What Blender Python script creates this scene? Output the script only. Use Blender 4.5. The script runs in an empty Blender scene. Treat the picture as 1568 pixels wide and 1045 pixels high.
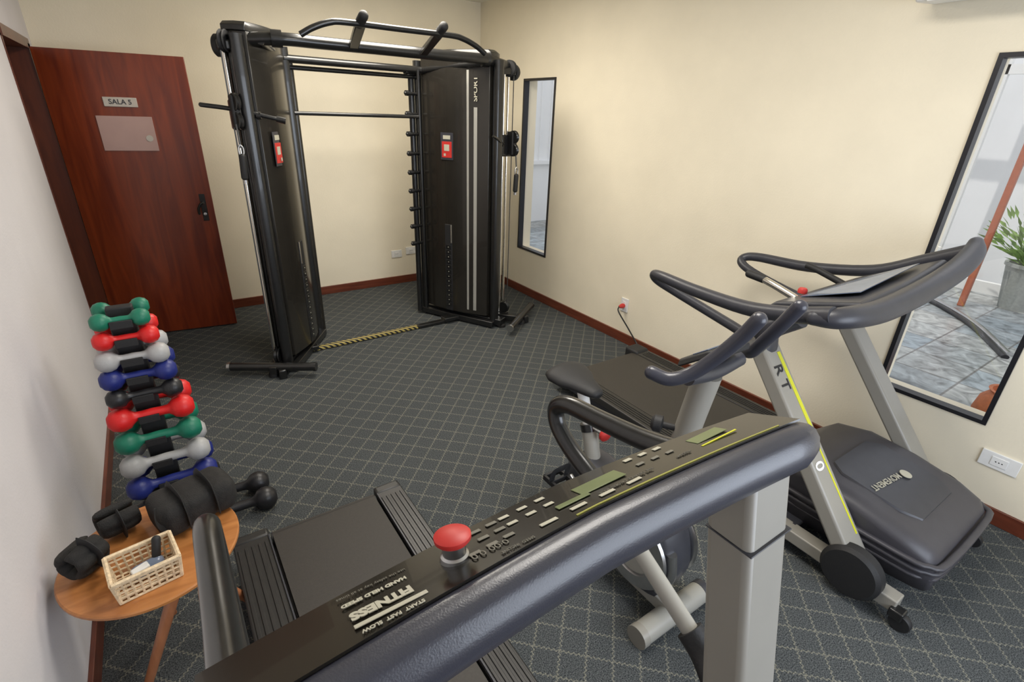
import bpy, bmesh, math, random
from mathutils import Vector, Matrix
random.seed(7)
V=Vector
sc=bpy.context.scene
sc.view_settings.view_transform='Standard'
COL=bpy.context.collection

# ---------------------------------------------------------------- materials
def mat(name,color,rough=0.5,metal=0.0,noise=0.0,nscale=40,bump=0.0,bscale=200,coat=0.0,spec=0.5):
    m=bpy.data.materials.new(name);m.use_nodes=True
    nt=m.node_tree;b=nt.nodes["Principled BSDF"]
    b.inputs["Base Color"].default_value=(*color,1);b.inputs["Roughness"].default_value=rough
    b.inputs["Metallic"].default_value=metal;b.inputs["Coat Weight"].default_value=coat
    b.inputs["Specular IOR Level"].default_value=spec
    tc=nt.nodes.new("ShaderNodeTexCoord")
    if noise>0:
        n=nt.nodes.new("ShaderNodeTexNoise");n.inputs["Scale"].default_value=nscale;n.inputs["Detail"].default_value=4
        nt.links.new(tc.outputs["Object"],n.inputs["Vector"])
        r=nt.nodes.new("ShaderNodeValToRGB")
        r.color_ramp.elements[0].position=.3;r.color_ramp.elements[1].position=.7
        r.color_ramp.elements[0].color=(*[c*(1-noise) for c in color],1)
        r.color_ramp.elements[1].color=(*[min(1,c*(1+noise)) for c in color],1)
        nt.links.new(n.outputs["Fac"],r.inputs["Fac"]);nt.links.new(r.outputs["Color"],b.inputs["Base Color"])
    if bump>0:
        n=nt.nodes.new("ShaderNodeTexNoise");n.inputs["Scale"].default_value=bscale;n.inputs["Detail"].default_value=3
        nt.links.new(tc.outputs["Object"],n.inputs["Vector"])
        bp=nt.nodes.new("ShaderNodeBump");bp.inputs["Strength"].default_value=bump;bp.inputs["Distance"].default_value=.003
        nt.links.new(n.outputs["Fac"],bp.inputs["Height"]);nt.links.new(bp.outputs["Normal"],b.inputs["Normal"])
    return m
def wood(name,c1,c2,rough=.3,scale=(14,14,1.2),coat=.3):
    m=bpy.data.materials.new(name);m.use_nodes=True;nt=m.node_tree;b=nt.nodes["Principled BSDF"]
    tc=nt.nodes.new("ShaderNodeTexCoord");mp=nt.nodes.new("ShaderNodeMapping");mp.inputs["Scale"].default_value=scale
    n=nt.nodes.new("ShaderNodeTexNoise");n.inputs["Scale"].default_value=1.6;n.inputs["Detail"].default_value=7;n.inputs["Distortion"].default_value=1.2
    r=nt.nodes.new("ShaderNodeValToRGB");r.color_ramp.elements[0].position=.3;r.color_ramp.elements[1].position=.72
    r.color_ramp.elements[0].color=(*c1,1);r.color_ramp.elements[1].color=(*c2,1)
    L=nt.links.new
    L(tc.outputs["Object"],mp.inputs["Vector"]);L(mp.outputs["Vector"],n.inputs["Vector"]);L(n.outputs["Fac"],r.inputs["Fac"]);L(r.outputs["Color"],b.inputs["Base Color"])
    b.inputs["Roughness"].default_value=rough;b.inputs["Coat Weight"].default_value=coat;b.inputs["Coat Roughness"].default_value=.2
    return m
def mnode(nt,op,a,b=None,c=None):
    n=nt.nodes.new("ShaderNodeMath");n.operation=op
    for i,v in enumerate((a,b,c)):
        if v is None: continue
        if isinstance(v,(int,float)): n.inputs[i].default_value=v
        else: nt.links.new(v,n.inputs[i])
    return n.outputs[0]
def carpet_mat():
    m=bpy.data.materials.new("carpet_diamond");m.use_nodes=True;nt=m.node_tree;b=nt.nodes["Principled BSDF"];L=nt.links.new
    tc=nt.nodes.new("ShaderNodeTexCoord");sp=nt.nodes.new("ShaderNodeSeparateXYZ");L(tc.outputs["Object"],sp.inputs[0])
    x,y=sp.outputs[0],sp.outputs[1]
    S=.097*math.sqrt(2)
    def line(o,off):
        # small stepped weave along the line, broken into dashes
        w=mnode(nt,'SINE',mnode(nt,'MULTIPLY',off,2*math.pi/.026))
        o=mnode(nt,'ADD',o,mnode(nt,'MULTIPLY',w,.0045))
        f=mnode(nt,'FRACT',mnode(nt,'DIVIDE',o,S))
        d=mnode(nt,'ABSOLUTE',mnode(nt,'SUBTRACT',f,.5))
        hit=mnode(nt,'GREATER_THAN',d,.5-.030)
        dash=mnode(nt,'MULTIPLY_ADD',mnode(nt,'GREATER_THAN',mnode(nt,'FRACT',mnode(nt,'DIVIDE',off,.013)),.3),.55,.45)
        return mnode(nt,'MULTIPLY',hit,dash)
    a=mnode(nt,'ADD',x,y);c=mnode(nt,'SUBTRACT',x,y)
    l=mnode(nt,'MAXIMUM',line(a,c),line(c,a))
    n=nt.nodes.new("ShaderNodeTexNoise");n.inputs["Scale"].default_value=230;n.inputs["Detail"].default_value=2;L(tc.outputs["Object"],n.inputs["Vector"])
    r=nt.nodes.new("ShaderNodeValToRGB");r.color_ramp.elements[0].position=.35;r.color_ramp.elements[1].position=.68
    r.color_ramp.elements[0].color=(.022,.026,.029,1);r.color_ramp.elements[1].color=(.125,.134,.136,1);L(n.outputs["Fac"],r.inputs["Fac"])
    mx=nt.nodes.new("ShaderNodeMixRGB");L(mnode(nt,'MULTIPLY',l,mnode(nt,'MULTIPLY_ADD',n.outputs["Fac"],1.5,-.22)),mx.inputs[0]);L(r.outputs["Color"],mx.inputs[1]);mx.inputs[2].default_value=(.29,.28,.22,1)
    L(mx.outputs[0],b.inputs["Base Color"]);b.inputs["Roughness"].default_value=.95;b.inputs["Specular IOR Level"].default_value=.15
    bp=nt.nodes.new("ShaderNodeBump");bp.inputs["Strength"].default_value=.6;bp.inputs["Distance"].default_value=.004;L(n.outputs["Fac"],bp.inputs["Height"]);L(bp.outputs["Normal"],b.inputs["Normal"])
    return m
def slate_mat():
    m=bpy.data.materials.new("slate_tiles");m.use_nodes=True;nt=m.node_tree;b=nt.nodes["Principled BSDF"];L=nt.links.new
    tc=nt.nodes.new("ShaderNodeTexCoord");br=nt.nodes.new("ShaderNodeTexBrick");br.offset=0
    br.inputs["Scale"].default_value=1;br.inputs["Brick Width"].default_value=.45;br.inputs["Row Height"].default_value=.45;br.inputs["Mortar Size"].default_value=.008
    br.inputs["Color1"].default_value=(.17,.21,.24,1);br.inputs["Color2"].default_value=(.30,.31,.30,1);br.inputs["Mortar"].default_value=(.12,.12,.12,1)
    L(tc.outputs["Object"],br.inputs["Vector"])
    n=nt.nodes.new("ShaderNodeTexNoise");n.inputs["Scale"].default_value=6;n.inputs["Detail"].default_value=8;n.inputs["Distortion"].default_value=1.5;L(tc.outputs["Object"],n.inputs["Vector"])
    cr=nt.nodes.new("ShaderNodeValToRGB");cr.color_ramp.elements[0].position=.3;cr.color_ramp.elements[1].position=.7;cr.color_ramp.elements[0].color=(.2,.2,.2,1);cr.color_ramp.elements[1].color=(.85,.85,.85,1);L(n.outputs["Fac"],cr.inputs["Fac"])
    mx=nt.nodes.new("ShaderNodeMixRGB");mx.blend_type='OVERLAY';mx.inputs[0].default_value=.9;L(br.outputs["Color"],mx.inputs[1]);L(cr.outputs["Color"],mx.inputs[2]);L(mx.outputs[0],b.inputs["Base Color"])
    b.inputs["Roughness"].default_value=.3
    return m
def hazard_mat():
    m=bpy.data.materials.new("hazard_tape");m.use_nodes=True;nt=m.node_tree;b=nt.nodes["Principled BSDF"];L=nt.links.new
    tc=nt.nodes.new("ShaderNodeTexCoord");sp=nt.nodes.new("ShaderNodeSeparateXYZ");L(tc.outputs["Object"],sp.inputs[0])
    s=mnode(nt,'ADD',sp.outputs[0],mnode(nt,'ADD',sp.outputs[1],sp.outputs[2]))
    g=mnode(nt,'GREATER_THAN',mnode(nt,'FRACT',mnode(nt,'DIVIDE',s,.045)),.5)
    mx=nt.nodes.new("ShaderNodeMixRGB");L(g,mx.inputs[0]);mx.inputs[1].default_value=(.02,.02,.02,1);mx.inputs[2].default_value=(.50,.40,.12,1)
    L(mx.outputs[0],b.inputs["Base Color"]);b.inputs["Roughness"].default_value=.5
    return m
def glass_mat():
    m=bpy.data.materials.new("window_glass");m.use_nodes=True;nt=m.node_tree;nt.nodes.remove(nt.nodes["Principled BSDF"])
    o=nt.nodes["Material Output"];t=nt.nodes.new("ShaderNodeBsdfTransparent");g=nt.nodes.new("ShaderNodeBsdfGlossy");g.inputs["Roughness"].default_value=.02
    mx=nt.nodes.new("ShaderNodeMixShader");mx.inputs[0].default_value=.05;nt.links.new(t.outputs[0],mx.inputs[1]);nt.links.new(g.outputs[0],mx.inputs[2]);nt.links.new(mx.outputs[0],o.inputs[0])
    return m
M=dict(
 wall=mat("cream_plaster",(.85,.775,.61),.85,noise=.03,nscale=3,bump=.25,bscale=90),
 wall_l=mat("plaster_daylight_tint",(.70,.675,.69),.85,noise=.03,nscale=3,bump=.25,bscale=90),  # cool daylight cast of the left wall is mixed into this plaster colour
 ceil=mat("ceiling_paint",(.85,.81,.69),.9,noise=.02,nscale=3),
 carpet=carpet_mat(), slate=slate_mat(), hazard=hazard_mat(), glass=glass_mat(),
 trim=wood("baseboard_wood",(.10,.022,.010),(.18,.045,.02),.35,(2,2,20)),
 door=wood("door_mahogany",(.12,.015,.004),(.26,.042,.009),.28,(9,9,.8)),
 frame=wood("frame_wood",(.08,.018,.008),(.15,.034,.012),.35,(9,9,.8)),
 table=wood("table_wood",(.36,.13,.035),(.55,.23,.07),.35,(3,16,3)),
 tleg=wood("table_leg_wood",(.33,.12,.05),(.5,.2,.09),.4,(14,14,2)),
 black=mat("black_powdercoat",(.012,.012,.012),.28,noise=.2,nscale=60,coat=.3),
 shroud=mat("black_shroud",(.018,.016,.013),.26,noise=.1,nscale=20,coat=.3),
 matte=mat("matte_black",(.014,.014,.015),.6,bump=.2),
 chrome=mat("chrome",(.88,.84,.76),.16,1.0,noise=.03),
 steel=mat("brushed_steel",(.5,.5,.5),.3,1.0,noise=.05),
 white=mat("white_plastic",(.82,.82,.80),.4,noise=.02),
 lgrey=mat("light_grey_paint",(.34,.33,.295),.38,noise=.03,nscale=8),
 lgrey2=mat("warm_grey_paint",(.29,.275,.24),.35,noise=.03,nscale=8),
 dgrey=mat("dark_grey_plastic",(.040,.041,.050),.36,noise=.08,nscale=20,bump=.15,bscale=400),
 rim=mat("console_rim",(.040,.041,.055),.30,noise=.05,nscale=10,bump=.1,bscale=500,coat=.1),
 gloss=mat("gloss_console",(.014,.012,.009),.22,noise=.1,nscale=10,coat=.2),
 hood=mat("motor_cover",(.048,.046,.054),.42,noise=.06,nscale=15,bump=.15,bscale=400),
 belt=mat("running_belt",(.034,.030,.026),.5,noise=.12,nscale=120,bump=.3,bscale=500),
 rail=mat("ribbed_rail",(.022,.021,.020),.4,noise=.1),
 red=mat("red_neoprene",(.66,.014,.014),.42,noise=.05,bump=.2),
 green=mat("green_neoprene",(.008,.17,.10),.45,noise=.08,bump=.2),
 grey=mat("grey_neoprene",(.40,.40,.40),.42,noise=.05,bump=.2),
 blue=mat("blue_neoprene",(.012,.022,.17),.42,noise=.05,bump=.2),
 blk=mat("black_neoprene",(.016,.016,.018),.38,noise=.1,bump=.2),
 redp=mat("red_plastic",(.52,.03,.025),.45,noise=.04),
 fabric=mat("black_fabric",(.016,.015,.014),.8,noise=.3,nscale=60,bump=.8,bscale=300),
 yellow=mat("yellow_stripe",(.62,.62,.02),.4,noise=.03),
 yline=mat("olive_line",(.34,.33,.05),.4,noise=.03),
 cream=mat("print_cream",(.46,.44,.35),.5,noise=.03),
 faint=mat("print_faint",(.16,.15,.12),.5,noise=.03),
 lcd=mat("lcd_green",(.14,.17,.07),.3,noise=.08,nscale=30),
 screen=mat("blue_grey_screen",(.16,.20,.28),.2,noise=.1,nscale=8),
 sign=mat("door_sign",(.58,.53,.46),.35,noise=.03),
 panel=mat("notice_sleeve",(.52,.34,.30),.25,noise=.05,nscale=6),
 wick=mat("wicker_cream",(.74,.58,.38),.7,noise=.2,nscale=90,bump=.6,bscale=300),
 ext=mat("exterior_white",(.82,.83,.84),.8,noise=.03,nscale=2),
 pole=mat("rust_post",(.42,.13,.07),.5,noise=.1),
 pot=mat("grey_pot",(.33,.35,.33),.7,noise=.1,bump=.3),
 terra=mat("terracotta",(.50,.15,.05),.6,noise=.15,bump=.3),
 leaf=mat("leaf_green",(.20,.32,.08),.5,noise=.4,nscale=12),
 tin=mat("window_aluminium",(.018,.018,.022),.35,.3,noise=.05),
 cable=mat("steel_cable",(.10,.10,.10),.4,.6,noise=.1),
)
# ---------------------------------------------------------------- geometry helpers
def group(name,loc=(0,0,0)):
    e=bpy.data.objects.new(name,None);e.empty_display_size=.1;e.location=loc;COL.objects.link(e);return e
def add(name,bm,m,parent=None,smooth=True,bevel=0,autos=True):
    bmesh.ops.recalc_face_normals(bm,faces=bm.faces)
    me=bpy.data.meshes.new(name);bm.to_mesh(me);bm.free()
    for p in me.polygons:p.use_smooth=smooth
    o=bpy.data.objects.new(name,me);COL.objects.link(o)
    if m: me.materials.append(M[m] if isinstance(m,str) else m)
    if bevel>0:
        b=o.modifiers.new("b","BEVEL");b.width=bevel;b.segments=3;b.limit_method='ANGLE';b.angle_limit=math.radians(35);b.harden_normals=False
    if smooth and autos:
        try:
            me.set_sharp_from_angle(angle=math.radians(40))
        except Exception: pass
    if parent:
        o.parent=parent;o.matrix_parent_inverse=Matrix.Translation(parent.location).inverted()
    return o
def bmbox(bm,c,s,R=None):
    r=bmesh.ops.create_cube(bm,size=1)
    for v in r['verts']:
        p=V((v.co.x*s[0],v.co.y*s[1],v.co.z*s[2]))
        if R: p=R@p
        v.co=p+V(c)
def box(name,c,s,m,parent=None,R=None,bevel=.004):
    bm=bmesh.new();bmbox(bm,c,s,R);return add(name,bm,m,parent,smooth=bevel>0,bevel=bevel)
def boxes(name,lst,m,parent=None,bevel=0):
    bm=bmesh.new()
    for l in lst: bmbox(bm,*l)
    return add(name,bm,m,parent,smooth=bevel>0,bevel=bevel)
def mm(a,b):
    return ([(a[i]+b[i])/2 for i in range(3)],[abs(b[i]-a[i]) for i in range(3)])
def Rax(x,y=None,z=None):
    x=V(x).normalized()
    if z is not None:
        z=V(z).normalized();y=z.cross(x).normalized();z=x.cross(y)
    else:
        y=V(y).normalized();z=x.cross(y).normalized();y=z.cross(x)
    return Matrix((x,y,z)).transposed()
def catmull(pts,n):
    pts=[V(p) for p in pts]
    if len(pts)<3 or n<=1:return pts
    P=[2*pts[0]-pts[1]]+pts+[2*pts[-1]-pts[-2]];out=[]
    for i in range(1,len(P)-2):
        for k in range(n):
            t=k/n;a,b,c,d=P[i-1],P[i],P[i+1],P[i+2]
            out.append(.5*((2*b)+(c-a)*t+(2*a-5*b+4*c-d)*t*t+(3*b-a-3*c+d)*t**3))
    out.append(pts[-1]);return out
def sweepbm(bm,pts,rx,ry=None,seg=14,n=6,up=(0,0,1),power=1.0,rounded=False):
    P=catmull(pts,n);N=len(P);ry=ry if ry is not None else rx
    up=V(up);rings=[];side=None
    items=[]
    for i,p in enumerate(P):
        t=(P[min(i+1,N-1)]-P[max(i-1,0)]).normalized()
        u=up-t*up.dot(t)
        if u.length<.15:
            u=(V((1,0,0)) if abs(t.x)<.9 else V((0,1,0)));u=u-t*u.dot(t)
        u.normalize()
        if side is not None and len(items)>0:
            pu=items[-1][2];u2=pu-t*pu.dot(t)
            if u2.length>.1: u2.normalize(); u=u2 if V(up).cross(t).length<.4 else u
            if u.dot(pu)<0: u=u2
        s=t.cross(u).normalized();side=s
        items.append((p,s,u,t,i/(N-1) if N>1 else 0))
    if rounded:
        p,s,u,t,f=items[0];p2,s2,u2,t2,f2=items[-1]
        r0=(rx(0) if callable(rx) else rx);r1=(rx(1) if callable(rx) else rx)
        pre=[(p-t*r0*math.sin(a)*.9,s,u,t,0,math.cos(a)) for a in (1.45,1.1,.7,.35)]
        post=[(p2+t2*r1*math.sin(a)*.9,s2,u2,t2,1,math.cos(a)) for a in (.35,.7,1.1,1.45)]
        items=pre+[(*q,1.0) for q in items]+post
    else: items=[(*q,1.0) for q in items]
    for p,s,u,t,f,k in items:
        a=(rx(f) if callable(rx) else rx)*k;b=(ry(f) if callable(ry) else ry)*k
        ring=[]
        for j in range(seg):
            th=2*math.pi*j/seg+ (math.pi/seg);c_,s_=math.cos(th),math.sin(th)
            if power!=1.0:
                c_=math.copysign(abs(c_)**power,c_);s_=math.copysign(abs(s_)**power,s_)
            ring.append(bm.verts.new(p+s*a*c_+u*b*s_))
        rings.append(ring)
    for A,B in zip(rings,rings[1:]):
        for j in range(seg):bm.faces.new((A[j],A[(j+1)%seg],B[(j+1)%seg],B[j]))
    bm.faces.new(rings[0]);bm.faces.new(list(reversed(rings[-1])))
def tube(name,pts,r,m,parent=None,ry=None,seg=16,n=6,up=(0,0,1),power=1.0,rounded=False):
    bm=bmesh.new();sweepbm(bm,pts,r,ry,seg,n,up,power,rounded);return add(name,bm,m,parent)
def rtube(name,p0,p1,w,t,m,parent=None,side=(1,0,0),bevel=.006):
    p0,p1=V(p0),V(p1);d=(p1-p0)
    z=d.normalized();x=V(side);x=(x-z*x.dot(z)).normalized();y=z.cross(x)
    R=Matrix((x,y,z)).transposed()
    return box(name,(p0+p1)/2,(w,t,d.length),m,parent,R,bevel)
def loft(name,secs,m,parent=None,cap=True,bevel=0,smooth=True,autos=True):
    bm=bmesh.new();rings=[[bm.verts.new(V(p)) for p in s] for s in secs];k=len(secs[0])
    for A,B in zip(rings,rings[1:]):
        for j in range(k):bm.faces.new((A[j],A[(j+1)%k],B[(j+1)%k],B[j]))
    if cap:bm.faces.new(rings[0]);bm.faces.new(list(reversed(rings[-1])))
    return add(name,bm,m,parent,smooth,bevel,autos)
def lathebm(bm,prof,c,axis=(0,0,1),seg=28):
    ax=V(axis).normalized();a=V((1,0,0)) if abs(ax.x)<.9 else V((0,1,0));a=(a-ax*a.dot(ax)).normalized();b=ax.cross(a)
    rings=[]
    for r,h in prof:
        if r<1e-6: rings.append([bm.verts.new(V(c)+ax*h)])
        else: rings.append([bm.verts.new(V(c)+ax*h+(a*math.cos(2*math.pi*j/seg)+b*math.sin(2*math.pi*j/seg))*r) for j in range(seg)])
    for A,B in zip(rings,rings[1:]):
        for j in range(seg):
            k=(j+1)%seg
            if len(A)==1 and len(B)==1:continue
            if len(A)==1:bm.faces.new((A[0],B[k],B[j]))
            elif len(B)==1:bm.faces.new((A[j],A[k],B[0]))
            else:bm.faces.new((A[j],A[k],B[k],B[j]))
    if len(rings[0])>1:bm.faces.new(rings[0])
    if len(rings[-1])>1:bm.faces.new(list(reversed(rings[-1])))
def lathe(name,prof,c,m,parent=None,axis=(0,0,1),seg=32):
    bm=bmesh.new();lathebm(bm,prof,c,axis,seg);return add(name,bm,m,parent)
def prism(name,poly,axis_i,a,b,m,parent=None,bevel=0):
    def mk(p,h):
        q=list(p);q.insert(axis_i,h);return q
    return loft(name,[[mk(p,a) for p in poly],[mk(p,b) for p in poly]],m,parent,bevel=bevel)
def text(name,body,size,loc,xa,ya,m,parent=None,align='CENTER',bold=0.0):
    cu=bpy.data.curves.new(name,"FONT");cu.body=body;cu.size=size;cu.align_x=align;cu.align_y='CENTER';cu.extrude=.0004;cu.offset=bold;cu.resolution_u=3
    t=bpy.data.objects.new(name+"_t",cu);COL.objects.link(t);dg=bpy.context.evaluated_depsgraph_get()
    me=bpy.data.meshes.new_from_object(t.evaluated_get(dg));bpy.data.objects.remove(t)
    R=Rax(xa,y=ya).to_4x4();me.transform(Matrix.Translation(V(loc))@R)
    me.materials.clear();me.materials.append(M[m]);o=bpy.data.objects.new(name,me);COL.objects.link(o)
    if parent:o.parent=parent;o.matrix_parent_inverse=Matrix.Translation(parent.location).inverted()
    return o

# ---------------------------------------------------------------- room shell
XL,XR,YB,YF,ZC=-.5,3.155,5.285,-1.2,2.83
T=.16
box("floor",((XL+XR)/2,(YB+YF)/2,-.05),(XR-XL+2*T,YB-YF+2*T,.1),"carpet",bevel=0)
box("ceiling",((XL+XR)/2,(YB+YF)/2,ZC+.05),(XR-XL+2*T,YB-YF+2*T,.1),"ceil",bevel=0)
box("wall_back",((XL+XR)/2,YB+T/2,ZC/2),(XR-XL+2*T,T,ZC),"wall",bevel=0)
def ywall(name,x0,x1,openings,m):
    ys=YF;L=[]
    for (a,b,z0,z1) in openings:
        L.append(mm((x0,ys,0),(x1,a,ZC)))
        if z0>0:L.append(mm((x0,a,0),(x1,b,z0)))
        L.append(mm((x0,a,z1),(x1,b,ZC)));ys=b
    L.append(mm((x0,ys,0),(x1,YB,ZC)));boxes(name,L,m)
WZ0,WZ1=.48,2.115
W1=(3.965,4.46);W2=(.41,.90)
ywall("wall_right",XR,XR+T,[(W2[0],W2[1],WZ0,WZ1),(W1[0],W1[1],WZ0,WZ1)],"wall")
DY0,DY1=4.06,4.99
ywall("wall_left",XL-T,XL,[(DY0,DY1,0,2.12)],"wall_l")
boxes("wall_front",[mm((XL-T,YF-T,0),(.6,YF,ZC)),mm((2.7,YF-T,0),(XR+T,YF,ZC)),mm((.6,YF-T,0),(2.7,YF,.5)),mm((.6,YF-T,2.2),(2.7,YF,ZC))],"wall_l")
def window(name,y0,y1,z0,z1):
    g=group(name,(XR,y0,z0));w=.020;x0,x1=XR-.008,XR+.05
    boxes("frame",[mm((x0,y0,z0),(x1,y0+w,z1)),mm((x0,y1-w,z0),(x1,y1,z1)),mm((x0,y0+w,z0),(x1,y1-w,z0+w)),mm((x0,y0+w,z1-w),(x1,y1-w,z1))],"tin",g)
    box("pane",(XR+.03,(y0+y1)/2,(z0+z1)/2),(.004,y1-y0-2*w,z1-z0-2*w),"glass",g,bevel=0)
window("window_1",*W1,WZ0,WZ1);window("window_2",*W2,WZ0,WZ1)
g=group("added_window",(.6,YF,.5))  # unseen window, added behind the camera to bring in daylight
boxes("frame",[mm((.6,YF-.06,.5),(.63,YF+.005,2.2)),mm((2.67,YF-.06,.5),(2.7,YF+.005,2.2)),mm((.63,YF-.06,.5),(2.67,YF+.005,.53)),mm((.63,YF-.06,2.17),(2.67,YF+.005,2.2)),mm((1.635,YF-.06,.53),(1.665,YF+.005,2.17))],"tin",g)
bh,bt=.085,.016
box("baseboard_back",((XL+XR)/2,YB-bt/2,bh/2),(XR-XL,bt,bh),"trim",bevel=.003)
box("baseboard_right",(XR-bt/2,(YB+YF)/2,bh/2),(bt,YB-YF-2*bt,bh),"trim",bevel=.003)
box("baseboard_left",(XL+bt/2,(DY0-.06+YF)/2,bh/2),(bt,DY0-.06-YF,bh),"trim",bevel=.003)
boxes("trim_1",[mm((XL-T,DY1-.03,0),(XL+.012,DY1+.06,2.12)),mm((XL-T,DY0-.0,0),(XL+.004,DY0+.03,2.12)),mm((XL-T,DY0,2.09),(XL+.012,DY1+.06,2.15))],"frame")
boxes("wall_hallway",[mm((XL-1.6,3.2,0),(XL-1.5,5.6,ZC)),mm((XL-1.5,3.2,0),(XL-T,3.3,ZC)),mm((XL-1.5,5.5,0),(XL-T,5.6,ZC)),mm((XL-1.6,3.2,ZC),(XL-T,5.6,ZC+.1)),mm((XL-1.6,3.2,-.1),(XL-T,5.6,0))],"wall")
# ---------------------------------------------------------------- door leaf
H0=V((-.485,4.945,0));H1=V((.375,4.83,0));dd=(H1-H0).normalized();dn=V((dd.y,-dd.x,0))
DL=(H1-H0).length
g=group("door_1",H0)
R=Rax(dd,z=(0,0,1))
def dp(s,z,o=0):return H0+dd*s+V((0,0,z))+dn*o
box("leaf",dp(DL/2,1.055,-.02),(DL,.04,2.09),"door",g,R,.003)
box("room_sign",dp(.42,1.785,.004),(.20,.008,.062),"sign",g,R,.002)
text("room_sign_lettering","SALA 5",.045,dp(.42,1.785,.009),dd,(0,0,1),"dgrey",g,bold=.0006)
box("notice_sleeve",dp(.42,1.575,.003),(.335,.006,.235),"panel",g,R,.002)
lathe("sleeve_button",[(.0,0),(.022,0),(.022,.003),(0,.004)],dp(.545,1.545,.006),"sign",g,dn)
box("lock_plate",dp(.80,1.03,.004),(.04,.008,.21),"black",g,R,.003)
tube("lever",[dp(.80,1.07,.01),dp(.80,1.07,.05),dp(.785,1.065,.058),dp(.765,1.03,.055),dp(.762,.99,.05)],.010,"black",g,rounded=True)
lathe("lock_cylinder",[(0,0),(.011,0),(.011,.01),(0,.012)],dp(.80,.98,.008),"steel",g,dn)

# ---------------------------------------------------------------- sockets, AC
def socket(name,c,nrm,w=.115,h=.075,plug=False):
    g=group(name,c);n=V(nrm);xa=V((0,0,1)).cross(n)
    R=Rax(xa,y=(0,0,1));c=V(c)
    box("plate",c+n*.005,(w,h,.01),"white",g,R,.003)
    box("insert",c+n*.011,(w*.42,h*.55,.004),"white",g,R,.0015)
    if not plug:
        for s in (-.012,0,.012): lathe("hole",[(0,0),(.003,0),(0,.0005)],c+n*.0135+xa*s,"black",g,n,seg=8)
    return g
socket("wall_socket",(2.09,YB,.34),(0,-1,0),.12,.08)
socket("wall_socket.001",(2.26,YB,.36),(0,-1,0),.12,.08)
gs=socket("wall_socket.002",(XR,2.83,.335),(-1,0,0),.08,.12,True)
lathe("plug",[(0,0),(.018,0),(.022,.02),(.015,.045),(.007,.06),(0,.06)],(XR-.012,2.83,.33),"redp",gs,(-1,0,0))
tube("power_cable",[(XR-.07,2.83,.33),(XR-.10,2.80,.30),(XR-.07,2.70,.18),(XR-.05,2.6,.07),(XR-.08,2.5,.012),(XR-.11,2.40,.03),(2.93,2.33,.08)],.006,"black",gs)
socket("wall_socket.003",(XR,.305,.325),(-1,0,0),.15,.085)
g=group("air_conditioner",(XR,.7,2.3))
prism("casing",[(XR,2.33),(2.98,2.315),(2.95,2.34),(2.93,2.45),(2.95,2.60),(3.0,2.62),(XR,2.62)],1,.32,1.22,"white",g,bevel=.01)
box("vane",(3.0,.77,2.316),(.07,.8,.006),"white",g,None,.002)

# ---------------------------------------------------------------- exterior
box("patio_ground",(6.3,2.5,-.07),(5.95,13,.1),"slate",bevel=0)
box("wall_exterior",(8.8,2.5,1.6),(.15,13,3.2),"ext",bevel=0)
boxes("wall_exterior_side",[mm((3.4,7.7,-.02),(8.7,7.85,3.2)),mm((3.4,7.62,1.0),(8.7,7.7,1.06))]+[mm((3.4+.22*i,7.68,1.06),(3.42+.22*i,7.7,3.2)) for i in range(24)],"ext")
g=group("patio_door_frame",(8.2,1.5,0))
boxes("posts",[mm((8.2,y,-.02),(8.27,y+.07,2.9)) for y in (.2,1.15,2.2,3.1)]+[mm((8.2,.27,-.02),(8.27,3.1,.12)),mm((8.2,.27,2.4),(8.27,3.1,2.5))],"white",g)
box("rust_post",(7.35,1.60,1.45),(.06,.06,2.94),"pole",bevel=.008)
g=group("patio_door_track",(6.6,1.2,0))
for o_,nm in ((0,"outer_track"),(.12,"inner_track")):
    tube(nm,[(7.3+o_,2.0,-.005),(6.95+o_,1.6,-.005),(6.55+o_,1.25,-.005),(5.9+o_,.85,-.005)],.03,"tin" if o_==0 else "steel",g,ry=.02)
def plant(name,c,s,h):
    g=group(name,c);c=V(c)
    lathe("pot",[(0,0),(.17*s,0),(.26*s,.55*s),(.28*s,.56*s),(.28*s,.6*s),(.24*s,.6*s),(.23*s,.54*s),(0,.54*s)],c,"pot",g)
    bm=bmesh.new()
    for i in range(360):
        a=random.uniform(0,6.28);el=random.uniform(.5,1.5);d=V((math.cos(a)*math.cos(el),math.sin(a)*math.cos(el),math.sin(el)))
        l=random.uniform(.2,1)*h;b=c+V((random.uniform(-.1,.1),random.uniform(-.1,.1),.55*s));p=b+d*l
        q=d.cross(V((random.uniform(-1,1),random.uniform(-1,1),.3))).normalized()*.018;t=p+d*.12-V((0,0,.03))
        vs=[bm.verts.new(x) for x in (p-d*.06,p+q,t,p-q)];bm.faces.new(vs)
        if i%6==0: sweepbm(bm,[b,p],.004,seg=5,n=1)
    add("foliage",bm,"leaf",g,smooth=False)
plant("potted_plant",(7.8,1.24,-.02),.85,.62)
g=group("terracotta_planter",(4.2,.49,-.02))
lathe("bowl",[(0,0),(.08,0),(.14,.08),(.165,.17),(.15,.26),(.11,.31),(.125,.33),(.105,.33),(.10,.29),(0,.28)],(4.2,.49,-.02),"terra",g)

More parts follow.
